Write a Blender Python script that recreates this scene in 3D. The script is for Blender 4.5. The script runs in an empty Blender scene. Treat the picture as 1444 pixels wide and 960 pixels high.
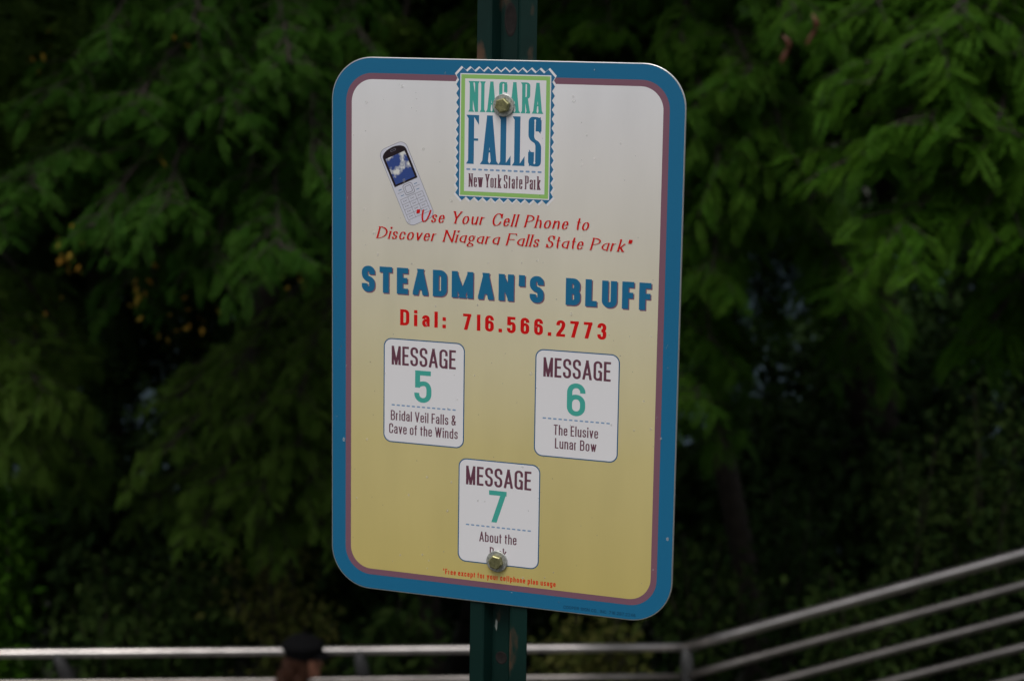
import bpy, bmesh, math, random
import numpy as np
from mathutils import Vector, Matrix, geometry

R = math.radians
S = bpy.context.scene
COL = S.collection
random.seed(7)
RNG = np.random.default_rng(11)

# ------------------------------------------------------------------ camera
CAM_Z = 1.70
cam = bpy.data.cameras.new('camera')
cam.sensor_width = 23.5
cam.lens = 44.66
cam.clip_start = 0.05
cam.clip_end = 600
cam.dof.use_dof = True
cam.dof.focus_distance = 1.585
cam.dof.aperture_fstop = 7.0
camo = bpy.data.objects.new('camera', cam)
COL.objects.link(camo)
c_right = Vector((0.99988235, 0.0024759, 0.01513814))
c_up = Vector((-0.01533927, 0.16139026, 0.98677145))
c_fwd = Vector((0.0, 0.98688756, -0.16140925))
m = Matrix.Identity(4)
for i in range(3):
    m[i][0] = c_right[i]; m[i][1] = c_up[i]; m[i][2] = -c_fwd[i]
m[0][3], m[1][3], m[2][3] = 0, 0, CAM_Z
camo.matrix_world = m
S.camera = camo

# ------------------------------------------------------------------ sky and sun (overcast)
SUN_EL, SUN_AZ = R(62), R(202)          # azimuth measured from +Y (north) clockwise
w = bpy.data.worlds.new('World'); S.world = w
w.use_nodes = True
nt = w.node_tree; nt.nodes.clear()
out = nt.nodes.new('ShaderNodeOutputWorld')
bg = nt.nodes.new('ShaderNodeBackground'); bg.inputs['Strength'].default_value = 0.10
sky = nt.nodes.new('ShaderNodeTexSky'); sky.sky_type = 'NISHITA'
sky.sun_disc = False; sky.sun_elevation = SUN_EL; sky.sun_rotation = SUN_AZ
sky.dust_density = 3.0
hs = nt.nodes.new('ShaderNodeHueSaturation'); hs.inputs['Saturation'].default_value = 0.22
nt.links.new(sky.outputs[0], hs.inputs['Color'])
# an overcast sky is about three times brighter overhead than at the horizon
tcw = nt.nodes.new('ShaderNodeTexCoord'); spw = nt.nodes.new('ShaderNodeSeparateXYZ')
mrw = nt.nodes.new('ShaderNodeMapRange'); mrw.inputs['To Min'].default_value = .30; mrw.inputs['To Max'].default_value = 1.5
mlw = nt.nodes.new('ShaderNodeVectorMath'); mlw.operation = 'SCALE'
nt.links.new(tcw.outputs['Generated'], spw.inputs[0]); nt.links.new(spw.outputs['Z'], mrw.inputs['Value'])
nt.links.new(hs.outputs[0], mlw.inputs[0]); nt.links.new(mrw.outputs[0], mlw.inputs['Scale'])
nt.links.new(mlw.outputs[0], bg.inputs['Color'])
nt.links.new(bg.outputs[0], out.inputs['Surface'])
sl = bpy.data.lights.new('sun', 'SUN'); sl.energy = 0.7; sl.angle = R(25); sl.color = (1.0, 0.96, 0.9)
so = bpy.data.objects.new('sun', sl); COL.objects.link(so)
sd = Vector((math.sin(SUN_AZ) * math.cos(SUN_EL), math.cos(SUN_AZ) * math.cos(SUN_EL), math.sin(SUN_EL)))
so.rotation_euler = (-sd).to_track_quat('-Z', 'Y').to_euler()
so.location = sd * 30
S.view_settings.view_transform = 'Standard'
S.view_settings.look = 'None'
S.view_settings.gamma = 1
S.view_settings.use_curve_mapping = False
S.view_settings.exposure = 0.35
S.render.engine = 'CYCLES'
S.cycles.max_bounces = 6
S.cycles.use_denoising = True

# ------------------------------------------------------------------ helpers
def at(px, py, Y):
    """point of the place at forward distance Y on the line of sight measured at photo pixel (px, py)"""
    d = c_right * ((px - 722) / 2744) - c_up * ((py - 480) / 2744) + c_fwd
    d = d / d.y
    return Vector((0, 0, CAM_Z)) + d * Y

def tag(o, label=None, cat=None, group=None, kind=None):
    if label: o['label'] = label
    if cat: o['category'] = cat
    if group: o['group'] = group
    if kind: o['kind'] = kind
    return o

def link_mesh(name, verts, faces, mats, parent=None, smooth=False, fmat=None):
    me = bpy.data.meshes.new(name)
    me.from_pydata([tuple(v) for v in verts], [], [tuple(f) for f in faces])
    for mm in (mats if isinstance(mats, (list, tuple)) else [mats]): me.materials.append(mm)
    if fmat is not None: me.polygons.foreach_set('material_index', fmat)
    if smooth: me.polygons.foreach_set('use_smooth', [True] * len(me.polygons))
    me.update()
    o = bpy.data.objects.new(name, me); COL.objects.link(o)
    if parent: o.parent = parent
    return o

def link_bm(name, bm, mats, parent=None, smooth=False):
    me = bpy.data.meshes.new(name)
    bmesh.ops.recalc_face_normals(bm, faces=bm.faces)
    bm.to_mesh(me); bm.free()
    for mm in (mats if isinstance(mats, (list, tuple)) else [mats]): me.materials.append(mm)
    if smooth: me.polygons.foreach_set('use_smooth', [True] * len(me.polygons))
    o = bpy.data.objects.new(name, me); COL.objects.link(o)
    if parent: o.parent = parent
    return o

def empty(name, loc, rz=0):
    o = bpy.data.objects.new(name, None); COL.objects.link(o)
    o.location = loc; o.rotation_euler = (0, 0, rz); o.empty_display_size = .2
    return o

def mat(name, col, rough=.5, metal=0., spec=.5, noise=None, bump=None):
    """noise=(scale, dark factor, light factor); bump=(scale, strength, distance)"""
    M = bpy.data.materials.new(name); M.use_nodes = True
    n = M.node_tree.nodes; l = M.node_tree.links
    b = n['Principled BSDF']
    b.inputs['Base Color'].default_value = (*col, 1); b.inputs['Roughness'].default_value = rough
    b.inputs['Metallic'].default_value = metal; b.inputs['Specular IOR Level'].default_value = spec
    tc = n.new('ShaderNodeTexCoord')
    if noise:
        t = n.new('ShaderNodeTexNoise'); t.inputs['Scale'].default_value = noise[0]; t.inputs['Detail'].default_value = 5
        l.new(tc.outputs['Object'], t.inputs['Vector'])
        r = n.new('ShaderNodeValToRGB')
        r.color_ramp.elements[0].position = .3; r.color_ramp.elements[1].position = .7
        r.color_ramp.elements[0].color = (*[c * noise[1] for c in col], 1)
        r.color_ramp.elements[1].color = (*[min(1, c * noise[2]) for c in col], 1)
        l.new(t.outputs['Fac'], r.inputs[0]); l.new(r.outputs[0], b.inputs['Base Color'])
    if bump:
        t = n.new('ShaderNodeTexNoise'); t.inputs['Scale'].default_value = bump[0]; t.inputs['Detail'].default_value = 6
        l.new(tc.outputs['Object'], t.inputs['Vector'])
        bp = n.new('ShaderNodeBump'); bp.inputs['Strength'].default_value = bump[1]; bp.inputs['Distance'].default_value = bump[2]
        l.new(t.outputs['Fac'], bp.inputs['Height']); l.new(bp.outputs[0], b.inputs['Normal'])
    return M

def leaf_mat(name, c0, c1, trans=.22, rough=.65):
    """leaf colour runs from c0 to c1 by the leaf's own random tint"""
    M = bpy.data.materials.new(name); M.use_nodes = True
    n = M.node_tree.nodes; l = M.node_tree.links; n.clear()
    o = n.new('ShaderNodeOutputMaterial')
    at_ = n.new('ShaderNodeAttribute'); at_.attribute_name = 'tint'
    r = n.new('ShaderNodeValToRGB')
    r.color_ramp.elements[0].color = (*c0, 1); r.color_ramp.elements[1].color = (*c1, 1)
    l.new(at_.outputs['Fac'], r.inputs[0])
    p = n.new('ShaderNodeBsdfPrincipled'); p.inputs['Roughness'].default_value = rough
    p.inputs['Specular IOR Level'].default_value = .06
    t = n.new('ShaderNodeBsdfTranslucent')
    mx = n.new('ShaderNodeMixShader'); mx.inputs[0].default_value = trans
    l.new(r.outputs[0], p.inputs['Base Color']); l.new(r.outputs[0], t.inputs['Color'])
    l.new(p.outputs[0], mx.inputs[1]); l.new(t.outputs[0], mx.inputs[2]); l.new(mx.outputs[0], o.inputs[0])
    return M

def tube(bm, pts, rads, seg=8, cap=True):
    """tapered tube along a polyline, appended to bm"""
    pts = [Vector(p) for p in pts]
    rings = []
    for i, p in enumerate(pts):
        d = (pts[min(i + 1, len(pts) - 1)] - pts[max(i - 1, 0)])
        d = d.normalized() if d.length > 1e-9 else Vector((0, 0, 1))
        a = d.cross(Vector((0, 0, 1)))
        if a.length < .05: a = d.cross(Vector((1, 0, 0)))
        a.normalize(); b = d.cross(a)
        r = rads[i] if isinstance(rads, (list, tuple)) else rads
        rings.append([bm.verts.new(p + a * math.cos(2 * math.pi * k / seg) * r + b * math.sin(2 * math.pi * k / seg) * r) for k in range(seg)])
    for q in range(len(rings) - 1):
        for k in range(seg):
            bm.faces.new((rings[q][k], rings[q][(k + 1) % seg], rings[q + 1][(k + 1) % seg], rings[q + 1][k]))
    if cap:
        bm.faces.new(rings[0]); bm.faces.new(rings[-1])

# ------------------------------------------------------------------ terrain
PATH_Z = -3.50
JX, JY = 1.17, 12.20                       # where the level railing meets the stair railing
DX, DY = 0.923, -0.383                     # plan direction of the stair railing (towards the viewer's right)

def smooth(a, b, v):
    t = np.clip((v - a) / (b - a), 0, 1)
    return t * t * (3 - 2 * t)

def ground_z(x, y):
    x = np.asarray(x, float); y = np.asarray(y, float)
    z = PATH_Z * smooth(2.2, 8.0, y)
    z = z - 1.2 * smooth(12.7, 17, y) - 1.6 * smooth(16, 26, y) - 3.2 * smooth(25, 42, y)
    s = (x - JX) * DX + (y - JY) * DY
    p = (x - JX) * 0.383 + (y - JY) * 0.923
    ramp = PATH_Z + 0.42 * np.clip(s, 0, 7.5)
    k = (1 - smooth(.15, 1.3, p)) * smooth(-.2, .2, s)
    z = np.where(z < ramp, z + (ramp - z) * k, z)
    z = z + 0.05 * np.sin(x * 1.7 + y * .6) * np.sin(y * 1.1) * smooth(13, 16, y)
    return z

def sheet(name, xs, ys, zoff, m_, label_kind='structure'):
    X, Y = np.meshgrid(xs, ys)
    Z = ground_z(X, Y) + zoff
    nx, ny = len(xs), len(ys)
    v = np.stack([X, Y, Z], -1).reshape(-1, 3)
    f = [(j * nx + i, j * nx + i + 1, (j + 1) * nx + i + 1, (j + 1) * nx + i) for j in range(ny - 1) for i in range(nx - 1)]
    o = link_mesh(name, v, f, m_, smooth=True)
    return tag(o, kind='structure')

M_soil = mat('soil_and_grass', (.022, .024, .012), .9, noise=(1.5, .5, 1.6), bump=(30, .6, .03))
M_path = mat('wet_asphalt', (.06, .058, .055), .55, noise=(6, .7, 1.3), bump=(160, .4, .004))
xs = np.concatenate([np.linspace(-300, -14, 24), np.linspace(-13, 13, 66), np.linspace(14, 300, 24)])
ys = np.concatenate([np.linspace(-200, -4, 16), np.linspace(-3, 30, 84), np.linspace(32, 60, 14), np.linspace(70, 400, 18)])
sheet('ground', xs, ys, 0, M_soil)
sheet('path', np.linspace(-12, 1.0, 40), np.linspace(9.2, 12.35, 12), .006, M_path)

M_water = mat('river_water', (.016, .024, .030), .4, spec=.03, noise=(.35, .6, 2.6), bump=(2.2, .8, .15))
wv = [(-300, 30, -8.3), (300, 30, -8.3), (300, 95, -8.3), (-300, 95, -8.3)]
tag(link_mesh('river', wv, [(0, 1, 2, 3)], M_water), kind='structure')

# ------------------------------------------------------------------ foliage engine
def leaf_mesh(name, V, Q, tint, m_, parent):
    me = bpy.data.meshes.new(name)
    nv, nf = len(V), len(Q)
    me.vertices.add(nv); me.vertices.foreach_set('co', V.astype(np.float32).ravel())
    me.loops.add(nf * 4); me.loops.foreach_set('vertex_index', Q.astype(np.int32).ravel())
    me.polygons.add(nf)
    me.polygons.foreach_set('loop_start', np.arange(0, nf * 4, 4, dtype=np.int32))
    a = me.attributes.new('tint', 'FLOAT', 'FACE'); a.data.foreach_set('value', tint.astype(np.float32))
    me.update(calc_edges=True)
    me.materials.append(m_)
    o = bpy.data.objects.new(name, me); COL.objects.link(o); o.parent = parent
    return o

def unit(a):
    return a / np.maximum(np.linalg.norm(a, axis=-1, keepdims=True), 1e-9)

def fronds(base, d, nrm, L, k=11, lfrac=.24, wfrac=.40, droop=.35):
    """pinnate leaves: k pairs of leaflets on a drooping midrib"""
    N = len(base)
    d = unit(d); lat = unit(np.cross(d, nrm)); up = np.cross(lat, d)
    Vs, tints = [], []
    t0 = RNG.random(N)
    for j in range(k):
        t = (j + .6) / k
        prof = math.sin(math.pi * min(.97, .16 + .8 * t)) ** .6
        p = base + d * (L * t)[:, None]
        p[:, 2] -= droop * L * t * t
        dd = d.copy(); dd[:, 2] -= 2 * droop * t; dd = unit(dd)
        for sgn in (-1, 1):
            l = L * lfrac * prof * RNG.uniform(.8, 1.15, N)
            ld = unit(dd * .5 + lat * sgn * .95 + up * RNG.uniform(-.25, .12, (N, 1)))
            wv_ = unit(np.cross(ld, up)) * (l * wfrac * .5)[:, None]
            a = p; b = p + ld * (l * .5)[:, None] + wv_; c = p + ld * l[:, None]; e = p + ld * (l * .5)[:, None] - wv_
            Vs.append(np.stack([a, b, c, e], 1)); tints.append(np.clip(t0 + RNG.normal(0, .12, N), 0, 1))
    V = np.concatenate(Vs).reshape(-1, 3)
    Q = np.arange(len(V)).reshape(-1, 4)
    return V, Q, np.concatenate(tints)

def leaves(base, size, updir=1.0, aspect=.55):
    """single broad leaves scattered at the given points"""
    N = len(base)
    d = unit(RNG.normal(size=(N, 3)) + np.array([0, 0, -.35]))
    n0 = unit(RNG.normal(size=(N, 3)) * .7 + np.array([0, -.25, updir]))
    lat = unit(np.cross(d, n0))
    l = size * RNG.uniform(.6, 1.3, N)
    wv_ = lat * (l * aspect * .5)[:, None]
    a = base; b = base + d * (l * .45)[:, None] + wv_; c = base + d * l[:, None]; e = base + d * (l * .45)[:, None] - wv_
    c[:, 2] -= l * .15
    V = np.stack([a, b, c, e], 1).reshape(-1, 3)
    return V, np.arange(len(V)).reshape(-1, 4), RNG.random(N)

def merge(parts):
    Vs, Qs, Ts, o = [], [], [], 0
    for V, Q, T in parts:
        Vs.append(V); Qs.append(Q + o); Ts.append(T); o += len(V)
    return np.concatenate(Vs), np.concatenate(Qs), np.concatenate(Ts)

def bough(bm, A, B, nt_=30, tl=(.22, .6), L=(.15, .25), step=.055, start=.3, r0=.03):
    """one drooping branch from A to its tip B: wood into bm; returns bases, directions of its fronds"""
    A = np.array(A); B = np.array(B)
    ln = np.linalg.norm(B - A)
    mid = (A + B) / 2 + np.array([0, 0, .18 * ln]) + RNG.normal(0, .05 * ln, 3)
    def P(t): return (1 - t) ** 2 * A + 2 * t * (1 - t) * mid + t * t * B
    n = 9
    tube(bm, [P(i / n) for i in range(n + 1)], [r0 * (1 - .85 * i / n) + .003 for i in range(n + 1)], 5)
    bases, dirs = [], []
    md0 = unit(B - A); side = unit(np.cross(md0, [0, 0, 1]))
    for i in range(nt_):
        t = start + (1 - start) * ((i + RNG.random()) / nt_)
        p = P(t)
        md = unit(P(min(1, t + .05)) - P(t - .05))
        d = md * RNG.uniform(.4, 1.0) + side * RNG.choice([-1, 1]) * RNG.uniform(.3, 1.0) + np.array([0, 0, RNG.uniform(-.55, .35)])
        d = unit(d)
        l = RNG.uniform(*tl) * (1 - .35 * t)
        ns = max(2, int(l / step))
        q = p.copy(); dd = d.copy(); pl = [p.copy()]
        for k in range(ns):
            q = q + dd * step; dd = unit(dd + np.array([0, 0, -.09]))
            pl.append(q.copy())
            s2 = unit(np.cross(dd, [0, 0, 1.0]))
            for sg in (-1, 1):
                bases.append(q + RNG.normal(0, .012, 3))
                dirs.append(dd * RNG.uniform(.2, .9) + s2 * sg * RNG.uniform(.3, 1.1) + RNG.normal(0, .18, 3) + np.array([0, 0, RNG.uniform(-.5, .12)]))
        tube(bm, [pl[0], pl[len(pl) // 2], pl[-1]], [.007, .005, .003], 4, False)
    return np.array(bases), np.array(dirs)

def crown_blob(c, r, n, L):
    """fronds spread through an ellipsoid, thicker towards its skin"""
    u = unit(RNG.normal(size=(n, 3))) * (RNG.random((n, 1)) ** .45)
    b = np.array(c) + u * np.array(r)
    d = unit(u * .6 + RNG.normal(0, .5, (n, 3)) + np.array([0, 0, -.3]))
    return fronds(b, d, unit(RNG.normal(0, .45, (n, 3)) + [0, 0, 1.]), RNG.uniform(L[0], L[1], n), k=6, lfrac=.36, wfrac=.5)

M_bark = mat('bark', (.020, .015, .010), .9, noise=(9, .5, 1.7), bump=(14, .9, .03))
M_locust = leaf_mat('locust_leaf', (.024, .074, .006), (.050, .112, .011))
M_locust_fresh = leaf_mat('fresh_locust_leaf', (.024, .074, .004), (.043, .104, .007))
M_blue_leaf = leaf_mat('bluish_locust_leaf', (.017, .058, .005), (.035, .087, .010))
M_olive = leaf_mat('olive_locust_leaf', (.055, .115, .014), (.095, .165, .026))
M_deep = leaf_mat('shaded_wood_leaf', (.014, .034, .008), (.030, .060, .014), trans=.15)  # the wood's shade is worked into this dark leaf colour
M_yellow = leaf_mat('yellowed_leaf', (.26, .13, .02), (.34, .24, .035))
M_weed = leaf_mat('shaded_weed_leaf', (.018, .042, .009), (.045, .075, .016))  # deep shade of the undergrowth is darkened into the leaf colour
M_yweed = leaf_mat('yellow_green_leaf', (.05, .07, .014), (.10, .10, .026))
M_pod = mat('seed_pod', (.11, .035, .018), .6, noise=(20, .7, 1.3))

def tree(name, label, base_xy, top, lean, r0, tips, m_, blobs=(), bough_kw={}, group=None, bough_len=.0, frond_k=11, start_len=1.5, fl=(.14, .23), fdroop=.28):
    bx, by = base_xy
    gz = float(ground_z(bx, by)) - .1
    root = empty(name, (bx, by, gz))
    tag(root, label, 'tree', group)
    off = np.array([bx, by, gz])
    bm = bmesh.new()
    n = 10
    H = top - gz
    tp = [np.array([lean[0] * (i / n) + .08 * math.sin(i * 1.3), lean[1] * (i / n) + .06 * math.sin(i * .9 + 1), H * i / n]) for i in range(n + 1)]
    tr = [r0 * (1.45 if i == 0 else 1.0) * (1 - .8 * i / n) for i in range(n + 1)]
    tube(bm, tp, tr, 12)
    parts = []
    for T in tips:
        T = np.array(T) - off
        za = min(H * .97, max(H * .25, T[2] + RNG.uniform(.3, .9)))
        k = za / H
        A = np.array([lean[0] * k, lean[1] * k, za])
        full = np.linalg.norm(T - A)
        b, d = bough(bm, A, T, start=max(.2, 1 - start_len / full), r0=.010 + .006 * full, **bough_kw)
        N = len(b)
        parts.append(fronds(b, d, unit(RNG.normal(0, .35, (N, 3)) + [0, -.1, 1.]), RNG.uniform(*fl, N), k=frond_k, droop=fdroop))
    for (c, r, cnt, L) in blobs:  # extra crown masses; the high ones are unseen, added to shade what lies below
        parts.append(crown_blob(np.array(c) - off, r, cnt, L))
        tube(bm, [tp[7], (np.array(tp[7]) + np.array(c) - off) / 2 + [0, 0, .2], np.array(c) - off], [r0 * .35, r0 * .25, r0 * .08], 6)
    link_bm('trunk', bm, M_bark, root, True)
    V, Q, T_ = merge(parts)
    leaf_mesh('crown', V, Q, T_, m_, root)
    return root, off

P = at
# the broad locust on the left, boughs hanging towards the path
tips = [P(*q) for q in [(70, 130, 11.6), (130, 320, 11.0), (235, 290, 10.8), (300, 375, 11.0), (395, 350, 10.5), (440, 230, 10.8),
        (25, 270, 11.3), (190, 150, 11.0), (330, 150, 10.7), (410, 90, 10.8), (150, 40, 11.3), (270, 30, 10.9), (350, 260, 11.2),
        (90, 220, 11.6), (440, 330, 11.2), (510, 60, 11.5), (-40, 330, 11.2), (260, 210, 11.4), (180, 400, 12.0)]]
locust_left, offL = tree('locust_tree', 'broad green locust tree with drooping feathery boughs left of the sign', (-1.9, 14.6), 5.5, (.3, -.6), .17, tips, M_blue_leaf,
     blobs=[((-2.6, 13.0, 3.7), (2.6, 2.4, 1.2), 2600, (.35, .5)), ((-.4, 13.4, 4.2), (2.2, 2.4, 1.3), 2200, (.35, .5)), ((-4.6, 13.0, 3.9), (2.2, 2.4, 1.3), 2000, (.35, .5))],  # leaf roof out of view, added to darken the undergrowth
     bough_kw=dict(nt_=40), fl=(.11, .18), fdroop=.24)
# yellowing leaves inside its lower crown
yb = []
for (px, py, Y, n) in [(100, 370, 11.3, 12), (192, 428, 11.4, 3), (250, 425, 11.5, 3), (300, 440, 11.4, 4), (272, 455, 11.5, 4), (75, 430, 11.4, 4), (235, 475, 11.6, 4),
                       (405, 405, 10.8, 4), (435, 392, 10.8, 4), (60, 75, 11.9, 6), (205, 385, 11.5, 2), (110, 325, 11.2, 3), (75, 335, 11.2, 2), (228, 218, 11.0, 2), (190, 408, 11.6, 4), (235, 50, 10.6, 2)]:
    c = np.array(P(px, py, Y)) - offL
    yb.append(c + RNG.normal(0, .045, (n, 3)))
V, Q, T_ = leaves(np.concatenate(yb), .05)
o = leaf_mesh('yellowed_leaves', V, Q, T_, M_yellow, locust_left)

# lower tree in the middle distance, left
tips = [P(*q) for q in [(230, 640, 13.2), (285, 740, 13.3), (350, 600, 13.0), (430, 690, 13.5), (420, 560, 13.0), (330, 530, 13.4), (250, 560, 13.9),
        (380, 760, 13.7), (440, 490, 13.2), (500, 640, 14.4), (370, 690, 13.2), (300, 680, 13.3), (420, 630, 13.2), (450, 740, 13.8), (200, 720, 15.2), (560, 560, 15.6), (520, 470, 15.0)]]
tree('locust_tree', 'smaller olive green tree under the broad left locust, its boughs hanging low', (-.75, 17.6), 2.2, (-.2, -.5), .12, tips, M_olive,
     blobs=[((-1.0, 16.9, .9), (2.0, 1.2, .8), 1100, (.3, .42))], bough_kw=dict(nt_=34), start_len=1.3, fl=(.10, .17), fdroop=.2)
tips = [P(*q) for q in [(60, 550, 13.2), (20, 620, 13.4), (95, 590, 13.7), (-30, 540, 13.2), (10, 480, 14.4), (130, 660, 15.2), (60, 650, 15.0), (100, 500, 15.2)]]
tree('locust_tree', 'slim shaded tree at the left edge behind the railing', (-4.9, 17.2), 2.6, (.3, -.6), .11, tips, M_olive,
     blobs=[((-4.6, 16.2, 1.3), (2.2, 1.8, 1.0), 1500, (.3, .42))], start_len=1.2)

# the near locust on the right
tips = [P(*q) for q in [(1190, 230, 9.6), (1262, 325, 9.3), (1225, 120, 9.7), (1320, 50, 9.5), (1400, 200, 9.3), (1370, 310, 9.4), (1430, 80, 9.6), (1210, 20, 10.1),
        (1300, 180, 9.3), (1440, 400, 10.4), (1385, 480, 10.4), (1330, 270, 9.6), (1460, 300, 9.6), (1390, 20, 9.8), (1470, 470, 10.6)]]
tree('locust_tree', 'near bright green locust tree reaching in at the upper right', (3.9, 12.4), 4.6, (-.2, -.4), .15, tips, M_locust_fresh,
     blobs=[((2.6, 13.9, 3.1), (2.2, 1.2, .8), 1500, (.3, .45)), ((4.9, 13.2, 3.9), (2.0, 2.0, 1.0), 1400, (.3, .45))], bough_kw=dict(nt_=30), frond_k=12, fl=(.13, .23), fdroop=.28)  # unseen crown masses added overhead to shade the plants behind the rails

# the leaning tree right of the sign
tips = [P(*q) for q in [(1010, 240, 12.0), (1065, 290, 12.2), (1105, 200, 12.0), (1005, 390, 12.3), (985, 560, 12.6), (1015, 610, 13.0), (1205, 390, 12.5), (1075, 440, 13.4),
        (1240, 430, 12.9), (1060, 100, 12.0), (960, 60, 12.5), (1130, 30, 11.6), (860, 40, 12.8), (1215, 500, 13.2), (1000, 150, 12.2), (760, 50, 13.0),
        (640, 55, 12.8), (1000, 480, 12.8), (1150, 280, 12.5), (940, 330, 12.8), (950, 450, 13.0)]]
lean_tree, offR = tree('locust_tree', 'locust tree with a thin leaning trunk just right of the sign', (2.22, 16.2), 5.0, (-1.3, -.8), .13, tips, M_locust,
     blobs=[((1.6, 13.8, 3.7), (2.2, 2.2, 1.2), 2200, (.35, .5)), ((3.6, 14.6, 3.8), (2.2, 2.2, 1.2), 2000, (.35, .5))])  # out-of-view canopy added to keep light off the slope
bm = bmesh.new()
def pod(o_, px, py, Y, ln, tilt):
    bm = bmesh.new()
    c = np.array(P(px, py, Y)) - o_
    pts = [c + np.array([tilt * t + .03 * math.sin(t * 5), 0, -ln * t]) for t in np.linspace(0, 1, 7)]
    tube(bm, pts, [.004, .014, .016, .015, .016, .013, .004], 8)
    bmesh.ops.scale(bm, vec=(1, .35, 1), space=Matrix.Translation(-Vector(c)), verts=bm.verts)
    return bm
link_bm('seed_pod', pod(offR, 1145, 20, 11.3, .2, .01), M_pod, lean_tree, True)
link_bm('seed_pod', pod(offR, 1104, 50, 11.3, .17, .03), M_pod, lean_tree, True)

# darker trees standing farther down the slope
def rnd_tips(n, x0, x1, y0, y1, z0, z1):
    return [(RNG.uniform(x0, x1), RNG.uniform(y0, y1), RNG.uniform(z0, z1)) for _ in range(n)]
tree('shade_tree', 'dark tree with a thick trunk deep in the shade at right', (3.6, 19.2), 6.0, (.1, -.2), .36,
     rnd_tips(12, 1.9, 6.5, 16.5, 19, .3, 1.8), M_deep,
     blobs=[((3.4, 18.0, 3.8), (3.4, 2.6, 1.8), 3200, (.4, .6)), ((6.2, 17.2, 3.4), (2.6, 2.6, 2.0), 2400, (.4, .6))], start_len=1.8)  # high masses form an added roof that darkens the wood
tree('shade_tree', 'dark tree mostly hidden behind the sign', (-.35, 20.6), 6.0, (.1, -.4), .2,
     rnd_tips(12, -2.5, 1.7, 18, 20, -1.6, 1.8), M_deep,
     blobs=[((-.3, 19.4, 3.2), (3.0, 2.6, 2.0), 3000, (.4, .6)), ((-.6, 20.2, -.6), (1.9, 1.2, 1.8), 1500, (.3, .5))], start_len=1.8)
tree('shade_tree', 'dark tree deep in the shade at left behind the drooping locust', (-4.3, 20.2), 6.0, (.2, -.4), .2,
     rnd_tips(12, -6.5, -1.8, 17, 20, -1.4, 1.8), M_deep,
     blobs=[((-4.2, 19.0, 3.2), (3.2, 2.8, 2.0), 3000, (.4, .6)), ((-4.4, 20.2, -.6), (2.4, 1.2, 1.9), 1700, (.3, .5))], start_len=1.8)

def wood_tree(label, x, y, H, rx, n, m_, group='trees down the slope'):
    gz = float(ground_z(x, y)) - .1
    root = tag(empty('woodland_tree', (x, y, gz)), label, 'tree', group)
    bm = bmesh.new()
    tube(bm, [(0, 0, 0), (.1, .05, H * .3), (0, -.1, H * .6), (.1, 0, H * .95)], [.22, .17, .12, .03], 10)
    cs = []
    for i in range(16):
        a = RNG.uniform(0, 2 * math.pi); h = H * RNG.uniform(.12, .95); rr = rx * RNG.uniform(.2, .85) * (1 - .35 * (h / H) ** 2)
        c = np.array([rr * math.cos(a), rr * math.sin(a), h]); cs.append(c)
        tube(bm, [(0, 0, h * .75), c * [.5, .5, .92], c], [.06, .04, .015], 5)
    link_bm('trunk', bm, M_bark, root, True)
    pts = []
    for c in cs:
        k = n // 16
        u = unit(RNG.normal(size=(k, 3))) * RNG.random((k, 1)) ** .4
        pts.append(c + u * np.array([rx * .5, rx * .5, H * .11]))
    V, Q, T_ = leaves(np.concatenate(pts), .2)
    leaf_mesh('crown', V, Q, T_, m_, root)
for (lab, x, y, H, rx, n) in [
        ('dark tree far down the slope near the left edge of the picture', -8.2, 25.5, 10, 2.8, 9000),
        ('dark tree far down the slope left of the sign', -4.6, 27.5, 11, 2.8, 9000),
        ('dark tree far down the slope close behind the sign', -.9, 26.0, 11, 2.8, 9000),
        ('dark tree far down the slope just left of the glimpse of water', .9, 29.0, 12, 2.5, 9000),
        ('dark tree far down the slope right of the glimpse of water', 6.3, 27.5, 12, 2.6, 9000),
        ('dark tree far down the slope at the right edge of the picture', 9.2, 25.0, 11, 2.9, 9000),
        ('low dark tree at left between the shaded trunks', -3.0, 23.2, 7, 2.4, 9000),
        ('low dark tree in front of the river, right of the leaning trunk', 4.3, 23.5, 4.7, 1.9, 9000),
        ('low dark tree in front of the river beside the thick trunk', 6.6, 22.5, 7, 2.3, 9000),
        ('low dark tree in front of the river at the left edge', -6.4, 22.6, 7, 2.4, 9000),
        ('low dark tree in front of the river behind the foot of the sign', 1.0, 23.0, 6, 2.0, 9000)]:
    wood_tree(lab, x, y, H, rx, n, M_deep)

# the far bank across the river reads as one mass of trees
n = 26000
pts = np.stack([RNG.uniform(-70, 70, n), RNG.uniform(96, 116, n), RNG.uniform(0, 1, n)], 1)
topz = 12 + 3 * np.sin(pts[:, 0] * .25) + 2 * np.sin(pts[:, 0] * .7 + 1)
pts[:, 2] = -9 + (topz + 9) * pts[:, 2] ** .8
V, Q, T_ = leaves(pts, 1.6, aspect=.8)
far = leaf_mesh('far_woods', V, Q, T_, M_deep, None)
tag(far, 'distant woods across the river seen through gaps in the trees', 'woods', kind='stuff')

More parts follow.
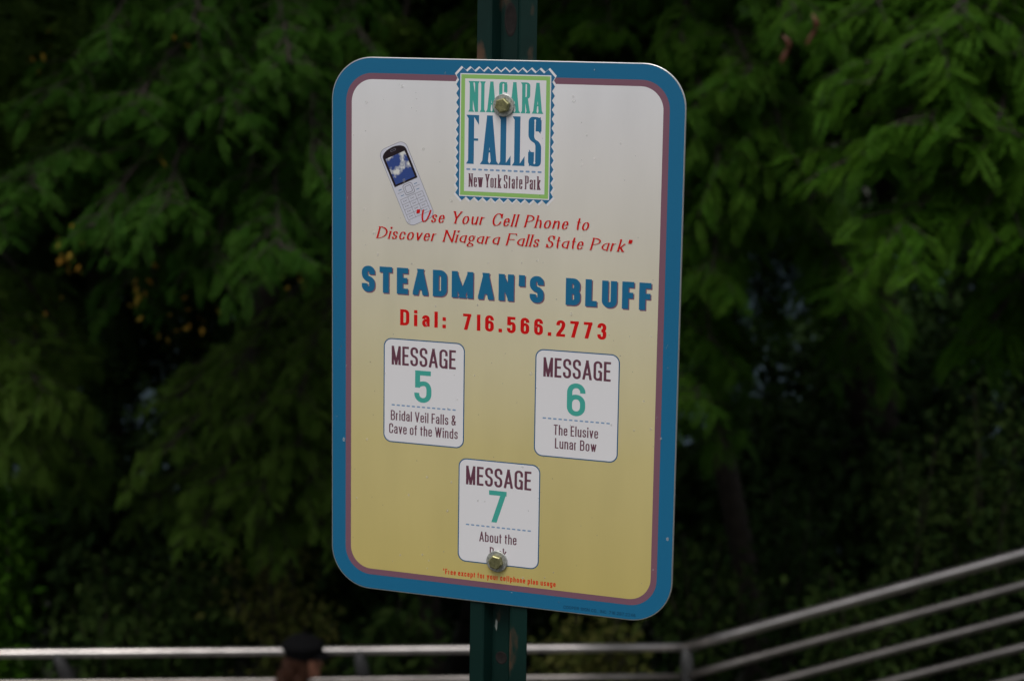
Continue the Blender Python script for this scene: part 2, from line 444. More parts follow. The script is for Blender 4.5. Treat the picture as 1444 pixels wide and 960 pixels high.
# undergrowth behind the railing, each plant on its own stems
def shrub(label, px, py, Y, rad, h, n, size, m_, name='shrub', aspect=.5, cat='shrub', group='undergrowth behind the railing'):
    c = P(px, py, Y)
    gz = float(ground_z(c.x, c.y)) - .05
    root = tag(empty(name, (c.x, c.y, gz)), label, cat, group)
    topz = c.z - gz + h * .5
    bm = bmesh.new(); pts = []
    ns = 9
    for i in range(ns):
        a = RNG.uniform(0, 2 * math.pi); rr = rad * RNG.uniform(.15, 1)
        tip = np.array([rr * math.cos(a), rr * math.sin(a) * .8, topz * RNG.uniform(.7, 1.03)])
        p1 = tip * [.35, .35, .6]
        tube(bm, [(tip[0] * .1, tip[1] * .1, 0), p1, tip], [.014, .009, .004], 5)
        k = n // ns
        t = RNG.random((k, 1)) ** .6
        q = (1 - t) ** 2 * np.array([0, 0, 0]) + 2 * t * (1 - t) * p1 + t * t * tip
        pts.append(q + RNG.normal(0, 1, (k, 3)) * [rad * .22, rad * .22, h * .12])
    link_bm('stems', bm, M_bark, root, True)
    V, Q, T_ = leaves(np.concatenate(pts), size, aspect=aspect)
    leaf_mesh('foliage', V, Q, T_, m_, root)
for a in [
    ('light green leafy shrub at the left edge above the railing', 5, 740, 14.0, .35, .7, 1500, .10, M_locust_fresh),
    ('dim low shrub behind the railing near the left railing post', 150, 850, 14.0, .7, .6, 1500, .09, M_weed),
    ('dim bushy shrub above the railing halfway between the left post and the person', 265, 850, 14.3, .6, .8, 1600, .09, M_weed),
    ('yellow-green shrub behind the person in the dark cap', 395, 850, 14.0, .5, .9, 1200, .08, M_yweed),
    ('broad leaved pale green plant right of the person in the dark cap', 545, 890, 13.6, .4, .5, 420, .16, M_weed),
    ('yellow-green weeds below the sign, right of the sign post', 830, 905, 13.6, .55, .5, 1100, .09, M_yweed),
    ('dim shrub above the corner post of the railing', 985, 815, 14.2, .5, .8, 1200, .09, M_weed),
    ('tall dim shrub left of the thick shaded trunk', 1120, 740, 15.0, .5, .8, 1200, .09, M_deep),
    ('green leafy weeds rising above the sloping handrail', 1290, 690, 13.6, .45, .9, 1700, .08, M_weed),
    ('leafy green shrub at the right edge above the sloping handrail', 1410, 650, 13.4, .5, 1.0, 2000, .08, M_weed),
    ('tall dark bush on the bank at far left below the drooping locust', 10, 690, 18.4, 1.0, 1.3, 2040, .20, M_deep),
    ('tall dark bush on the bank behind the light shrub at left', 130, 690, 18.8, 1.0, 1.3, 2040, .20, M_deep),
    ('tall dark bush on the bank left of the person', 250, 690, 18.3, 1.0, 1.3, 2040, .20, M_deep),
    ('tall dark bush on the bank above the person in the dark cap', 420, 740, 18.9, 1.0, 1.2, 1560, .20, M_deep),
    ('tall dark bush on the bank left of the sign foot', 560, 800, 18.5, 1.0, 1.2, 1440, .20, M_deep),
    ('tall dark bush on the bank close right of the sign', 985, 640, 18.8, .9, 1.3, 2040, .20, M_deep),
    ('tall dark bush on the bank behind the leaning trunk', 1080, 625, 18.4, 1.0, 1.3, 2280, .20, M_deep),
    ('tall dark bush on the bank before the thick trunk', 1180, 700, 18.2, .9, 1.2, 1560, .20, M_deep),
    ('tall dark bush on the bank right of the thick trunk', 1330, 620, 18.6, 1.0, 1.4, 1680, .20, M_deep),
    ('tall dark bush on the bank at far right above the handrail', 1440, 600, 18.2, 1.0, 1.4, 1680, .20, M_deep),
    ('low dark weeds seen between the sloping rails', 1200, 850, 13.6, .7, .5, 1300, .09, M_weed)]:
    shrub(*a)

# ------------------------------------------------------------------ railing
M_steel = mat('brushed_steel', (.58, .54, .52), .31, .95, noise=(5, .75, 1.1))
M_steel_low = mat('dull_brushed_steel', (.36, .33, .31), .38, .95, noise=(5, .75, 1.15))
M_plate = mat('dull_grey_steel', (.05, .05, .05), .6, .4, noise=(8, .7, 1.3))
rail_root = empty('metal_railing', (JX, JY, float(ground_z(JX, JY))))
tag(rail_root, 'silver tubular metal railing, level at left and climbing steeply at right behind the sign', 'railing')
ro = np.array(rail_root.location)
corner = np.array(P(968, 912, JY)) - ro
left_dir = np.array(P(0, 921, 11.86)) - ro - corner
left_end = corner + left_dir * 1.9
right_dir = np.array(P(1444, 780, 11.4)) - ro - corner
right_end = corner + right_dir * 1.9
SP = [0, .198, .396, .594, .792]
for i, s in enumerate(SP):
    for (e, nm) in ((left_end, 'left'), (right_end, 'right')):
        bm = bmesh.new()
        back = np.array([0, .09 * i ** .8, 0]) if nm == 'left' else np.array([.06 * i ** .8, .06 * i ** .8, 0]) * .3
        a = corner + np.array([0, 0, -s]); b = e + np.array([0, 0, -s])
        r = (.028 if nm == 'left' else .035) if i == 0 else (.021 if nm == 'left' else .027)
        pts = [a + (b - a) * t for t in np.linspace(0, 1, 12)]
        tube(bm, [p_ for p_ in pts], r, 14)
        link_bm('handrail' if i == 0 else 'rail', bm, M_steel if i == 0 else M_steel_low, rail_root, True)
def rail_post(t, ddir, lean, hgt=1.2):
    a = corner + ddir * t
    gx, gy = a[0] + ro[0], a[1] + ro[1] + lean[1]
    foot = np.array([a[0] + lean[0], a[1] + lean[1], float(ground_z(gx, gy)) - ro[2] - .03])
    top = a + np.array([0, 0, .012])
    bm = bmesh.new()
    m1 = a + (foot - a) * .45 + np.array([lean[0], lean[1], 0]) * .35
    pts = [top, a + (foot - a) * .12 + np.array([lean[0], lean[1], 0]) * .1, m1, foot]
    tube(bm, pts, [.036, .045, .048, .05], 10)
    bmesh.ops.create_cone(bm, cap_ends=True, segments=16, radius1=.09, radius2=.085, depth=.016, matrix=Matrix.Translation(foot + np.array([0, 0, .035])))
    link_bm('post', bm, M_plate, rail_root, True)
for t, ln in ((0, (.03, .02)), (.485, (.12, .12)), (.92, (.22, .2)), (1.4, (.2, .2))): rail_post(t, left_dir, ln)
for t in (1.15, 1.75): rail_post(t, right_dir, (.0, .0))

# ------------------------------------------------------------------ person walking along the railing
def blob_mesh(name, prims, vox, m_, parent=None, smooth_it=6, cut=None):
    """prims: (centre, radii) ellipsoids or (p, q, r1, r2) limbs, fused into one continuous surface"""
    V, F = [], []
    def ell(c, r, rot=None):
        o = len(V); nu, nv = 20, 12
        V.append((c[0], c[1], c[2] + r[2])); V.append((c[0], c[1], c[2] - r[2]))
        for j in range(1, nv):
            a = math.pi * j / nv
            for i in range(nu):
                b = 2 * math.pi * i / nu
                V.append((c[0] + r[0] * math.sin(a) * math.cos(b), c[1] + r[1] * math.sin(a) * math.sin(b), c[2] + r[2] * math.cos(a)))
        g = lambda j, i: o + 2 + (j - 1) * nu + i % nu
        for i in range(nu):
            F.append((o, g(1, i), g(1, i + 1))); F.append((o + 1, g(nv - 1, i + 1), g(nv - 1, i)))
            for j in range(1, nv - 1): F.append((g(j, i), g(j + 1, i), g(j + 1, i + 1), g(j, i + 1)))
    for p in prims:
        if len(p) == 4:
            a, b, r1, r2 = p; a = Vector(a); b = Vector(b)
            n = max(3, int((b - a).length / (min(r1, r2) * .4)))
            for i in range(n + 1):
                t = i / n; r = r1 + (r2 - r1) * t
                ell(a.lerp(b, t), (r, r, r))
        else: ell(p[0], p[1], p[2] if len(p) > 2 else None)
    me = bpy.data.meshes.new('tmp'); me.from_pydata(V, [], F); me.update()
    o = bpy.data.objects.new('tmp', me); COL.objects.link(o)
    md = o.modifiers.new('r', 'REMESH'); md.mode = 'VOXEL'; md.voxel_size = vox
    sm = o.modifiers.new('s', 'SMOOTH'); sm.iterations = smooth_it; sm.factor = .5
    dg = bpy.context.evaluated_depsgraph_get()
    me2 = bpy.data.meshes.new_from_object(o.evaluated_get(dg))
    bpy.data.objects.remove(o)
    me2.name = name; me2.materials.clear(); me2.materials.append(m_)
    me2.polygons.foreach_set('use_smooth', [True] * len(me2.polygons))
    ob = bpy.data.objects.new(name, me2); COL.objects.link(ob)
    if parent: ob.parent = parent
    return ob

M_skin = mat('skin', (.24, .10, .06), .5, noise=(30, .9, 1.1))
M_hair = mat('brown_hair', (.026, .010, .005), .6, spec=.15, noise=(60, .6, 1.6))
M_cap = mat('black_knit_cap', (.0045, .0045, .005), .95, spec=.08, bump=(120, .6, .004))
M_coat = mat('dark_jacket', (.015, .015, .018), .8, noise=(12, .7, 1.4))
M_purple = mat('plum_scarf', (.11, .02, .07), .85, noise=(40, .7, 1.3))
M_trouser = mat('dark_trousers', (.02, .022, .03), .85, noise=(30, .8, 1.3))
M_shoe = mat('black_shoe', (.01, .01, .01), .5)
hc = np.array(P(430, 931, 11.3))                 # centre of the head
pg = float(ground_z(hc[0], hc[1]))
hz = hc[2] - pg                                  # head centre above the path
k = hz / 1.45
def K(x, y, z): return (x * k, y * k, z * k)
prims = [((0.0, 0, hz), (.088, .072, .112)), ((.028, 0, hz - .055), (.058, .052, .062)), ((.092, 0, hz - .018), (.020, .012, .016)),
         ((.088, 0, hz + .004), (.012, .010, .02)), ((.084, 0, hz - .052), (.012, .022, .006)), ((.083, 0, hz - .064), (.011, .02, .006)),
         ((.076, 0, hz - .092), (.018, .02, .016)), ((.078, .03, hz + .016), (.012, .022, .01)), ((.078, -.03, hz + .016), (.012, .022, .01)),
         ((-.01, .072, hz - .015), (.02, .008, .03)), ((-.01, -.072, hz - .015), (.02, .008, .03)),
         (K(-.03, 0, 1.42), K(-.045, 0, 1.24), .05, .056),
         ((-.045 * k, 0, 1.16 * k), (.10, .17, .12)), ((-.03 * k, 0, 1.0 * k), (.095, .14, .16)), ((-.03 * k, 0, .82 * k), (.11, .155, .13))]
for sgn in (-1, 1):
    st = .16 * sgn
    prims += [(K(-.045, .16 * sgn, 1.19), K(-.09, .19 * sgn, .94), .045, .038), (K(-.09, .19 * sgn, .94), K(.06, .15 * sgn, .80), .037, .03),
              ((.075 * k, .14 * k * sgn, .785 * k), (.04, .03, .035)),
              (K(-.03, .08 * sgn, .78), K(.05 + st * .7, .08 * sgn, .43), .078, .052), (K(.05 + st * .7, .08 * sgn, .43), K(st * 1.25 - .02, .08 * sgn, .08), .052, .036),
              (K(st * 1.25 - .02, .08 * sgn, .045), K(st * 1.25 + .13, .085 * sgn, .03), .034, .028)]
person = blob_mesh('person', prims, .007, M_skin, None, 4)
person.location = (hc[0], hc[1], pg)
tag(person, 'person with long brown hair in a dark cap walking to the right along the railing', 'person')
pj = [((-.045 * k, 0, 1.15 * k), (.118, .19, .135)), ((-.03 * k, 0, 1.0 * k), (.112, .16, .18)), ((-.03 * k, 0, .80 * k), (.13, .172, .16)), (K(-.04, 0, 1.27), K(-.045, 0, 1.2), .072, .09)]
for sgn in (-1, 1):
    pj += [(K(-.045, .165 * sgn, 1.19), K(-.09, .195 * sgn, .94), .062, .053), (K(-.09, .195 * sgn, .94), K(.06, .155 * sgn, .81), .052, .046), ((.075 * k, .145 * k * sgn, .79 * k), (.06, .05, .055))]
blob_mesh('jacket', pj, .009, M_coat, person)
blob_mesh('scarf', [((-.075 * k, .0, 1.265 * k), (.075, .10, .035)), ((-.0 * k, 0, 1.25 * k), (.075, .085, .03)), ((-.135 * k, -.02, 1.235 * k), (.05, .07, .05)), ((-.165, -.02, hz - .175), (.05, .07, .055))], .008, M_purple, person)
pt = [((-.03 * k, 0, .80 * k), (.122, .164, .10))]
for sgn in (-1, 1):
    st = .16 * sgn
    pt += [(K(-.03, .08 * sgn, .78), K(.05 + st * .7, .08 * sgn, .43), .09, .064), (K(.05 + st * .7, .08 * sgn, .43), K(st * 1.25 - .02, .08 * sgn, .1), .064, .052)]
    ax = st * 1.25 - .02
    blob_mesh('shoe', [(K(ax - .03, .08 * sgn, .045), K(ax + .15, .087 * sgn, .035), .046, .036), (K(ax, .08 * sgn, .08), K(ax, .08 * sgn, .05), .045, .045)], .008, M_shoe, person)
blob_mesh('trousers', pt, .010, M_trouser, person)
blob_mesh('hair', [((-.028, 0, hz + .005), (.094, .086, .112)), ((-.085, 0, hz - .07), (.065, .080, .12)), ((-.125, 0, hz - .16), (.06, .078, .12)), ((-.14, .01, hz - .25), (.045, .06, .09)),
                   ((-.005, -.068, hz - .06), (.032, .018, .09)), ((-.005, .068, hz - .06), (.032, .018, .09)), ((-.03, -.075, hz - .16), (.03, .02, .09))], .007, M_hair, person, 5)
capo = blob_mesh('cap', [((-.012, 0, hz + .095), (.132, .115, .062)), ((-.012, 0, hz + .050), (.114, .098, .045)), ((-.015, 0, hz + .13), (.095, .088, .035)),
                         ((.088, 0, hz + .034), (.066, .080, .013)), ((.06, 0, hz + .045), (.07, .08, .02)), ((-.02, 0, hz + .165), (.015, .015, .01))], .006, M_cap, person, 4)

# ------------------------------------------------------------------ the sign
SX = Vector((0.940826459, -0.338888733, 0))       # along the sign, left to right
TL = Vector((-0.15335582, 1.63431163, CAM_Z - 0.03033418))
root_xy = TL + SX * .1524
gz = float(ground_z(root_xy.x, root_xy.y))
sign = empty('park_sign', (root_xy.x, root_xy.y, gz), math.atan2(SX.y, SX.x))
tag(sign, 'blue bordered park message sign with rounded corners bolted to a green channel post', 'sign')
ZT = TL.z - gz                                    # top edge above the ground

def L3(u, v, h):                                  # sign millimetres (u right, v up from the top left corner), h = height above the face
    return (u / 1000 - .1524, -h / 1000, ZT + v * .992 / 1000)      # the sheet measures 305 x 453.5 mm

def srgb(r, g, b, k=.72):
    f = lambda c: ((c / 255 + .055) / 1.055) ** 2.4 if c > 10 else c / 255 / 12.92
    return tuple(min(.85, f(c) / k) for c in (r, g, b))

def paint(name, rgb, rough=.38):
    M = mat(name, rgb, rough, spec=.35, bump=(420, .05, .0003))
    return M
M_alu = mat('aluminium_edge', (.75, .75, .74), .35, .9)
M_blue = paint('blue_print', srgb(24, 94, 130))
M_mauve = paint('mauve_print', srgb(112, 78, 92))
M_white = paint('white_print', srgb(205, 203, 207))
M_teal = paint('teal_print', srgb(62, 150, 138))
M_dblue = paint('logo_blue_print', srgb(36, 97, 134))
M_green = paint('leaf_green_print', srgb(132, 174, 96))
M_maroon = paint('maroon_print', srgb(92, 54, 68))
M_red = paint('red_print', srgb(186, 10, 12))
M_orange = paint('orange_red_print', srgb(192, 42, 14))
M_dash = paint('grey_blue_print', srgb(112, 140, 170))
M_small = paint('dark_blue_print', srgb(10, 36, 62))
M_rim = paint('panel_rim_blue_print', srgb(34, 82, 118))
M_black = paint('black_print', srgb(34, 26, 30), .3)
M_key = paint('key_white_print', srgb(184, 184, 194))
M_keyline = paint('key_grey_print', srgb(100, 98, 110))

M_panel = bpy.data.materials.new('panel_gradient_print'); M_panel.use_nodes = True
n_ = M_panel.node_tree.nodes; l_ = M_panel.node_tree.links; b_ = n_['Principled BSDF']
b_.inputs['Roughness'].default_value = .38; b_.inputs['Specular IOR Level'].default_value = .35
tc = n_.new('ShaderNodeTexCoord'); sp = n_.new('ShaderNodeSeparateXYZ'); mr = n_.new('ShaderNodeMapRange'); cr = n_.new('ShaderNodeValToRGB')
l_.new(tc.outputs['Object'], sp.inputs[0]); l_.new(sp.outputs['Z'], mr.inputs['Value'])
mr.inputs['From Min'].default_value = ZT - .4572; mr.inputs['From Max'].default_value = ZT
l_.new(mr.outputs[0], cr.inputs[0])
# weathering: faint run-down streaks and blotches of grime, uneven gloss
mpg = n_.new('ShaderNodeMapping'); mpg.inputs['Scale'].default_value = (1, 1, .22); l_.new(tc.outputs['Object'], mpg.inputs['Vector'])
ng = n_.new('ShaderNodeTexNoise'); ng.inputs['Scale'].default_value = 34; ng.inputs['Detail'].default_value = 8; l_.new(mpg.outputs[0], ng.inputs['Vector'])
nb2 = n_.new('ShaderNodeTexNoise'); nb2.inputs['Scale'].default_value = 6; nb2.inputs['Detail'].default_value = 3; l_.new(tc.outputs['Object'], nb2.inputs['Vector'])
ad = n_.new('ShaderNodeMath'); ad.operation = 'ADD'; l_.new(ng.outputs['Fac'], ad.inputs[0]); l_.new(nb2.outputs['Fac'], ad.inputs[1])
mg = n_.new('ShaderNodeMapRange'); mg.inputs['From Min'].default_value = .75; mg.inputs['From Max'].default_value = 1.25; mg.inputs['To Min'].default_value = .94; mg.inputs['To Max'].default_value = 1.03
l_.new(ad.outputs[0], mg.inputs['Value'])
sc_ = n_.new('ShaderNodeVectorMath'); sc_.operation = 'SCALE'; l_.new(cr.outputs[0], sc_.inputs[0]); l_.new(mg.outputs[0], sc_.inputs['Scale'])
l_.new(sc_.outputs[0], b_.inputs['Base Color'])
mr2 = n_.new('ShaderNodeMapRange'); mr2.inputs['From Min'].default_value = .3; mr2.inputs['From Max'].default_value = .7; mr2.inputs['To Min'].default_value = .3; mr2.inputs['To Max'].default_value = .5
l_.new(nb2.outputs['Fac'], mr2.inputs['Value']); l_.new(mr2.outputs[0], b_.inputs['Roughness'])
els = cr.color_ramp.elements
els[0].position = 0.04; els[0].color = (*srgb(178, 162, 98), 1)
els[1].position = 0.96; els[1].color = (*srgb(204, 203, 206), 1)
for pos, c in ((.30, (183, 170, 118)), (.52, (188, 180, 151)), (.72, (193, 188, 178)), (.86, (200, 197, 195))):
    e = els.new(pos); e.color = (*srgb(*c), 1)

# --- flat print shapes
def rrect(u0, v0, u1, v1, r, n=10):
    """corner points, counter-clockwise seen from the front; v0 < v1"""
    pts = []
    for (cx, cy, a0) in ((u1 - r, v0 + r, -90), (u1 - r, v1 - r, 0), (u0 + r, v1 - r, 90), (u0 + r, v0 + r, 180)):
        for i in range(n + 1):
            a = R(a0 + 90 * i / n); pts.append((cx + r * math.cos(a), cy + r * math.sin(a)))
    return pts

class Print:
    def __init__(s): s.v = []; s.f = []; s.m = []; s.mats = []
    def mi(s, m_):
        if m_ not in s.mats: s.mats.append(m_)
        return s.mats.index(m_)
    def poly(s, pts, h, m_):
        o = len(s.v)
        pv = [Vector((p[0], p[1], 0)) for p in pts]
        s.v += [L3(p[0], p[1], h) for p in pts]
        k = s.mi(m_)
        for t in geometry.tessellate_polygon([pv]):
            a, b, c = [pv[i] for i in t]
            if (b - a).cross(c - a).z < 0: t = (t[0], t[2], t[1])
            s.f.append(tuple(o + i for i in t)); s.m.append(k)
        return s
    def tris(s, V, F, h, m_):
        o = len(s.v); s.v += [L3(x, y, h) for x, y in V]; k = s.mi(m_)
        for f in F: s.f.append(tuple(o + i for i in f)); s.m.append(k)
    def build(s, name, parent):
        return link_mesh(name, s.v, s.f, s.mats, parent, fmat=s.m)

# --- stroke lettering.  S = straight stroke, r = rounded path, o = closed rounded path; last item = (bottom, top) of its box
X = .73
CAP = (0, 1); LOW = (0, X); DSC = (-.26, X)
GL = {
 'A': (.62, [('S', [(0, 0), (.5, 1)], CAP), ('S', [(.5, 1), (1, 0)], CAP), ('S', [(.2, .26), (.8, .26)], CAP)]),
 'B': (.56, [('S', [(0, 0), (0, 1)], CAP), ('r', [(0, 1), (.96, 1), (.96, .53), (0, .53)], CAP), ('r', [(0, .53), (1, .53), (1, 0), (0, 0)], CAP)]),
 'C': (.55, [('r', [(1, .66), (1, 1), (0, 1), (0, 0), (1, 0), (1, .34)], CAP)]),
 'D': (.57, [('S', [(0, 0), (0, 1)], CAP), ('r', [(0, 1), (1, 1), (1, 0), (0, 0)], CAP)]),
 'E': (.46, [('S', [(0, 0), (0, 1)], CAP), ('S', [(0, 1), (1, 1)], CAP), ('S', [(0, .52), (.86, .52)], CAP), ('S', [(0, 0), (1, 0)], CAP)]),
 'F': (.45, [('S', [(0, 0), (0, 1)], CAP), ('S', [(0, 1), (1, 1)], CAP), ('S', [(0, .5), (.86, .5)], CAP)]),
 'G': (.57, [('r', [(1, .68), (1, 1), (0, 1), (0, 0), (1, 0), (1, .46)], CAP), ('S', [(.55, .46), (1, .46)], CAP), ('S', [(1, .46), (1, 0)], CAP)]),
 'I': (.0, [('S', [(.5, 0), (.5, 1)], CAP)]),
 'L': (.44, [('S', [(0, 0), (0, 1)], CAP), ('S', [(0, 0), (1, 0)], CAP)]),
 'M': (.64, [('S', [(0, 0), (0, 1)], CAP), ('S', [(0, 1), (.5, 0)], CAP), ('S', [(.5, 0), (1, 1)], CAP), ('S', [(1, 0), (1, 1)], CAP)]),
 'N': (.60, [('S', [(0, 0), (0, 1)], CAP), ('S', [(0, 1), (1, 0)], CAP), ('S', [(1, 0), (1, 1)], CAP)]),
 'O': (.58, [('o', [(0, 0), (1, 0), (1, 1), (0, 1)], CAP)]),
 'P': (.53, [('S', [(0, 0), (0, 1)], CAP), ('r', [(0, 1), (1, 1), (1, .46), (0, .46)], CAP)]),
 'R': (.57, [('S', [(0, 0), (0, 1)], CAP), ('r', [(0, 1), (.97, 1), (.97, .5), (0, .5)], CAP), ('S', [(.5, .5), (1, 0)], CAP)]),
 'S': (.54, [('r', [(1, .72), (1, 1), (0, 1), (0, .56), (1, .46), (1, 0), (0, 0), (0, .28)], CAP)]),
 'T': (.52, [('S', [(.5, 0), (.5, 1)], CAP), ('S', [(0, 1), (1, 1)], CAP)]),
 'U': (.57, [('r', [(0, 1.12), (0, 0), (1, 0), (1, 1.12)], CAP)]),
 'V': (.60, [('S', [(0, 1), (.5, 0)], CAP), ('S', [(.5, 0), (1, 1)], CAP)]),
 'W': (.88, [('S', [(0, 1), (.26, 0)], CAP), ('S', [(.26, 0), (.5, 1)], CAP), ('S', [(.5, 1), (.74, 0)], CAP), ('S', [(.74, 0), (1, 1)], CAP)]),
 'Y': (.60, [('S', [(0, 1), (.5, .42)], CAP), ('S', [(1, 1), (.5, .42)], CAP), ('S', [(.5, 0), (.5, .5)], CAP)]),
 'a': (.47, [('r', [(0, .72), (0, 1), (1, 1), (1, -.1)], LOW), ('r', [(1, .6), (0, .55), (0, 0), (.75, 0), (1, .25)], LOW)]),
 'b': (.50, [('S', [(0, 0), (0, 1)], CAP), ('r', [(0, 1), (1, 1), (1, 0), (0, 0)], LOW)]),
 'c': (.46, [('r', [(1, .66), (1, 1), (0, 1), (0, 0), (1, 0), (1, .34)], LOW)]),
 'd': (.50, [('S', [(1, 0), (1, 1)], CAP), ('r', [(1, 1), (0, 1), (0, 0), (1, 0)], LOW)]),
 'e': (.48, [('S', [(0, .53), (1, .53)], LOW), ('r', [(1, .53), (1, 1), (0, 1), (0, 0), (1, 0), (1, .28)], LOW)]),
 'f': (.36, [('r', [(1.05, 1), (.36, 1), (.36, -.1)], CAP), ('S', [(0, 1), (.85, 1)], LOW)]),
 'g': (.50, [('r', [(1, 1), (0, 1), (0, 0), (1, 0)], LOW), ('r', [(1, 1.1), (1, 0), (0, 0), (0, .12)], DSC)]),
 'h': (.49, [('S', [(0, 0), (0, 1)], CAP), ('r', [(0, .8), (.15, 1), (1, 1), (1, -.1)], LOW)]),
 'i': (.0, [('S', [(.5, 0), (.5, 1)], LOW), ('S', [(.5, .86), (.5, 1)], CAP)]),
 'k': (.48, [('S', [(0, 0), (0, 1)], CAP), ('S', [(1, 1), (0, .3)], LOW), ('S', [(.3, .55), (1, 0)], LOW)]),
 'l': (.0, [('S', [(.5, 0), (.5, 1)], CAP)]),
 'n': (.49, [('S', [(0, 0), (0, 1)], LOW), ('r', [(0, .8), (.15, 1), (1, 1), (1, -.1)], LOW)]),
 'o': (.50, [('o', [(0, 0), (1, 0), (1, 1), (0, 1)], LOW)]),
 'p': (.50, [('S', [(0, 0), (0, 1)], DSC), ('r', [(0, 1), (1, 1), (1, 0), (0, 0)], LOW)]),
 'r': (.32, [('S', [(0, 0), (0, 1)], LOW), ('r', [(0, .72), (.2, 1), (1, .98)], LOW)]),
 's': (.45, [('r', [(1, .72), (1, 1), (0, 1), (0, .56), (1, .46), (1, 0), (0, 0), (0, .28)], LOW)]),
 't': (.32, [('r', [(.36, .95), (.36, 0), (1, 0)], CAP), ('S', [(0, 1), (1, 1)], LOW)]),
 'u': (.49, [('S', [(1, 0), (1, 1)], LOW), ('r', [(0, 1.1), (0, 0), (.85, 0), (1, .2)], LOW)]),
 'v': (.48, [('S', [(0, 1), (.5, 0)], LOW), ('S', [(.5, 0), (1, 1)], LOW)]),
 'w': (.72, [('S', [(0, 1), (.27, 0)], LOW), ('S', [(.27, 0), (.5, 1)], LOW), ('S', [(.5, 1), (.73, 0)], LOW), ('S', [(.73, 0), (1, 1)], LOW)]),
 'x': (.48, [('S', [(0, 1), (1, 0)], LOW), ('S', [(0, 0), (1, 1)], LOW)]),
 'y': (.48, [('S', [(0, 1), (.52, .26)], DSC), ('S', [(1, 1), (.22, 0)], DSC)]),
 '0': (.52, [('o', [(0, 0), (1, 0), (1, 1), (0, 1)], CAP)]),
 '1': (.26, [('S', [(1, 0), (1, 1)], CAP), ('S', [(0, .8), (1, .88)], CAP)]),
 '2': (.52, [('r', [(0, .72), (0, 1), (1, 1), (1, .6), (.0, .06)], CAP), ('S', [(0, 0), (1, 0)], CAP)]),
 '3': (.52, [('r', [(0, .74), (0, 1), (.97, 1), (.97, .54), (.4, .54)], CAP), ('r', [(.4, .54), (1, .54), (1, 0), (0, 0), (0, .27)], CAP)]),
 '5': (.52, [('S', [(.06, 1), (.94, 1)], CAP), ('S', [(.06, .46), (.06, 1)], CAP), ('r', [(.04, .5), (.2, .62), (1, .62), (1, 0), (0, 0), (0, .27)], CAP)]),
 '6': (.52, [('o', [(0, 0), (1, 0), (1, .6), (0, .6)], CAP), ('r', [(1, .74), (1, 1), (0, 1), (0, .25)], CAP)]),
 '7': (.50, [('S', [(0, 1), (1, 1)], CAP), ('S', [(.97, 1), (.28, 0)], CAP)]),
 '9': (.52, [('o', [(0, .4), (1, .4), (1, 1), (0, 1)], CAP), ('r', [(0, .26), (0, 0), (1, 0), (1, .75)], CAP)]),
 '4': (.54, [('S', [(.75, 0), (.75, 1)], CAP), ('S', [(.75, 1), (0, .3)], CAP), ('S', [(0, .27), (1, .27)], CAP)]),
 '.': (.0, [('S', [(.5, 0), (.5, .001)], CAP)]),
 ':': (.0, [('S', [(.5, 0), (.5, .001)], CAP), ('S', [(.5, .55), (.5, .556)], CAP)]),
 ',': (.0, [('S', [(.5, -.05), (.5, .08)], CAP)]),
 "'": (.0, [('S', [(.5, .60), (.5, 1)], CAP)]),
 '"': (.24, [('S', [(0, .7), (0, 1)], CAP), ('S', [(1, .7), (1, 1)], CAP)]),
 '*': (.3, [('S', [(.5, .66), (.5, 1)], CAP), ('S', [(0, .74), (1, .92)], CAP), ('S', [(0, .92), (1, .74)], CAP)]),
 '&': (.60, [('r', [(1, 0), (.12, .72), (.12, 1), (.72, 1), (.72, .72), (0, .4), (0, 0), (.68, 0), (1, .42)], CAP)]),
}
ITAL = {   # cursive forms for the italic line
 'a': (.52, [('S', [(1, 0), (1, 1)], LOW), ('r', [(1, 1), (0, 1), (0, 0), (1, .1)], LOW)]),
 'u': (.52, [('S', [(1, 0), (1, 1)], LOW), ('r', [(0, 1.1), (0, 0), (.7, 0), (1, .35)], LOW)]),
 'n': (.52, [('S', [(0, 0), (0, 1)], LOW), ('r', [(0, .6), (.3, 1), (1, 1), (1, -.1)], LOW)]),
 'g': (.50, [('o', [(0, .08), (.9, .08), (.9, 1), (0, 1)], (.14, X)), ('r', [(.2, .42), (.1, .32), (1, .25), (1, 0), (0, 0), (-.1, .2), (.3, .32)], (-.28, X)), ('S', [(.85, .95), (1.15, .97)], LOW)]),
}

def fillet(pts, rad, closed):
    P_ = [Vector((p[0], p[1], 0)) for p in pts]; n = len(P_); out_ = []
    for i in range(n):
        if not closed and i in (0, n - 1): out_.append(P_[i]); continue
        a, b, c = P_[i - 1], P_[i], P_[(i + 1) % n]
        la, lc = (a - b).length, (c - b).length
        fa = la if (not closed and i - 1 == 0) else la / 2
        fc = lc if (not closed and i + 1 == n - 1) else lc / 2
        ra, rc = min(rad, fa * .98), min(rad, fc * .98)
        p0 = b + (a - b) * (ra / la); p3 = b + (c - b) * (rc / lc)
        p1 = p0 + (b - p0) * .56; p2 = p3 + (b - p3) * .56
        for k in range(7):
            t = k / 6; u = 1 - t
            out_.append(p0 * u ** 3 + p1 * 3 * u * u * t + p2 * 3 * u * t * t + p3 * t ** 3)
    q = [out_[0]]
    for p in out_[1:]:
        if (p - q[-1]).length > 1e-4: q.append(p)
    return q

def clip(poly, axis, val, keep_less):
    r = []
    for i in range(len(poly)):
        a, b = poly[i - 1], poly[i]
        ia = (a[axis] <= val) if keep_less else (a[axis] >= val)
        ib = (b[axis] <= val) if keep_less else (b[axis] >= val)
        if ia != ib:
            t = (val - a[axis]) / (b[axis] - a[axis]); r.append((a[0] + (b[0] - a[0]) * t, a[1] + (b[1] - a[1]) * t))
        if ib: r.append(b)
    return r

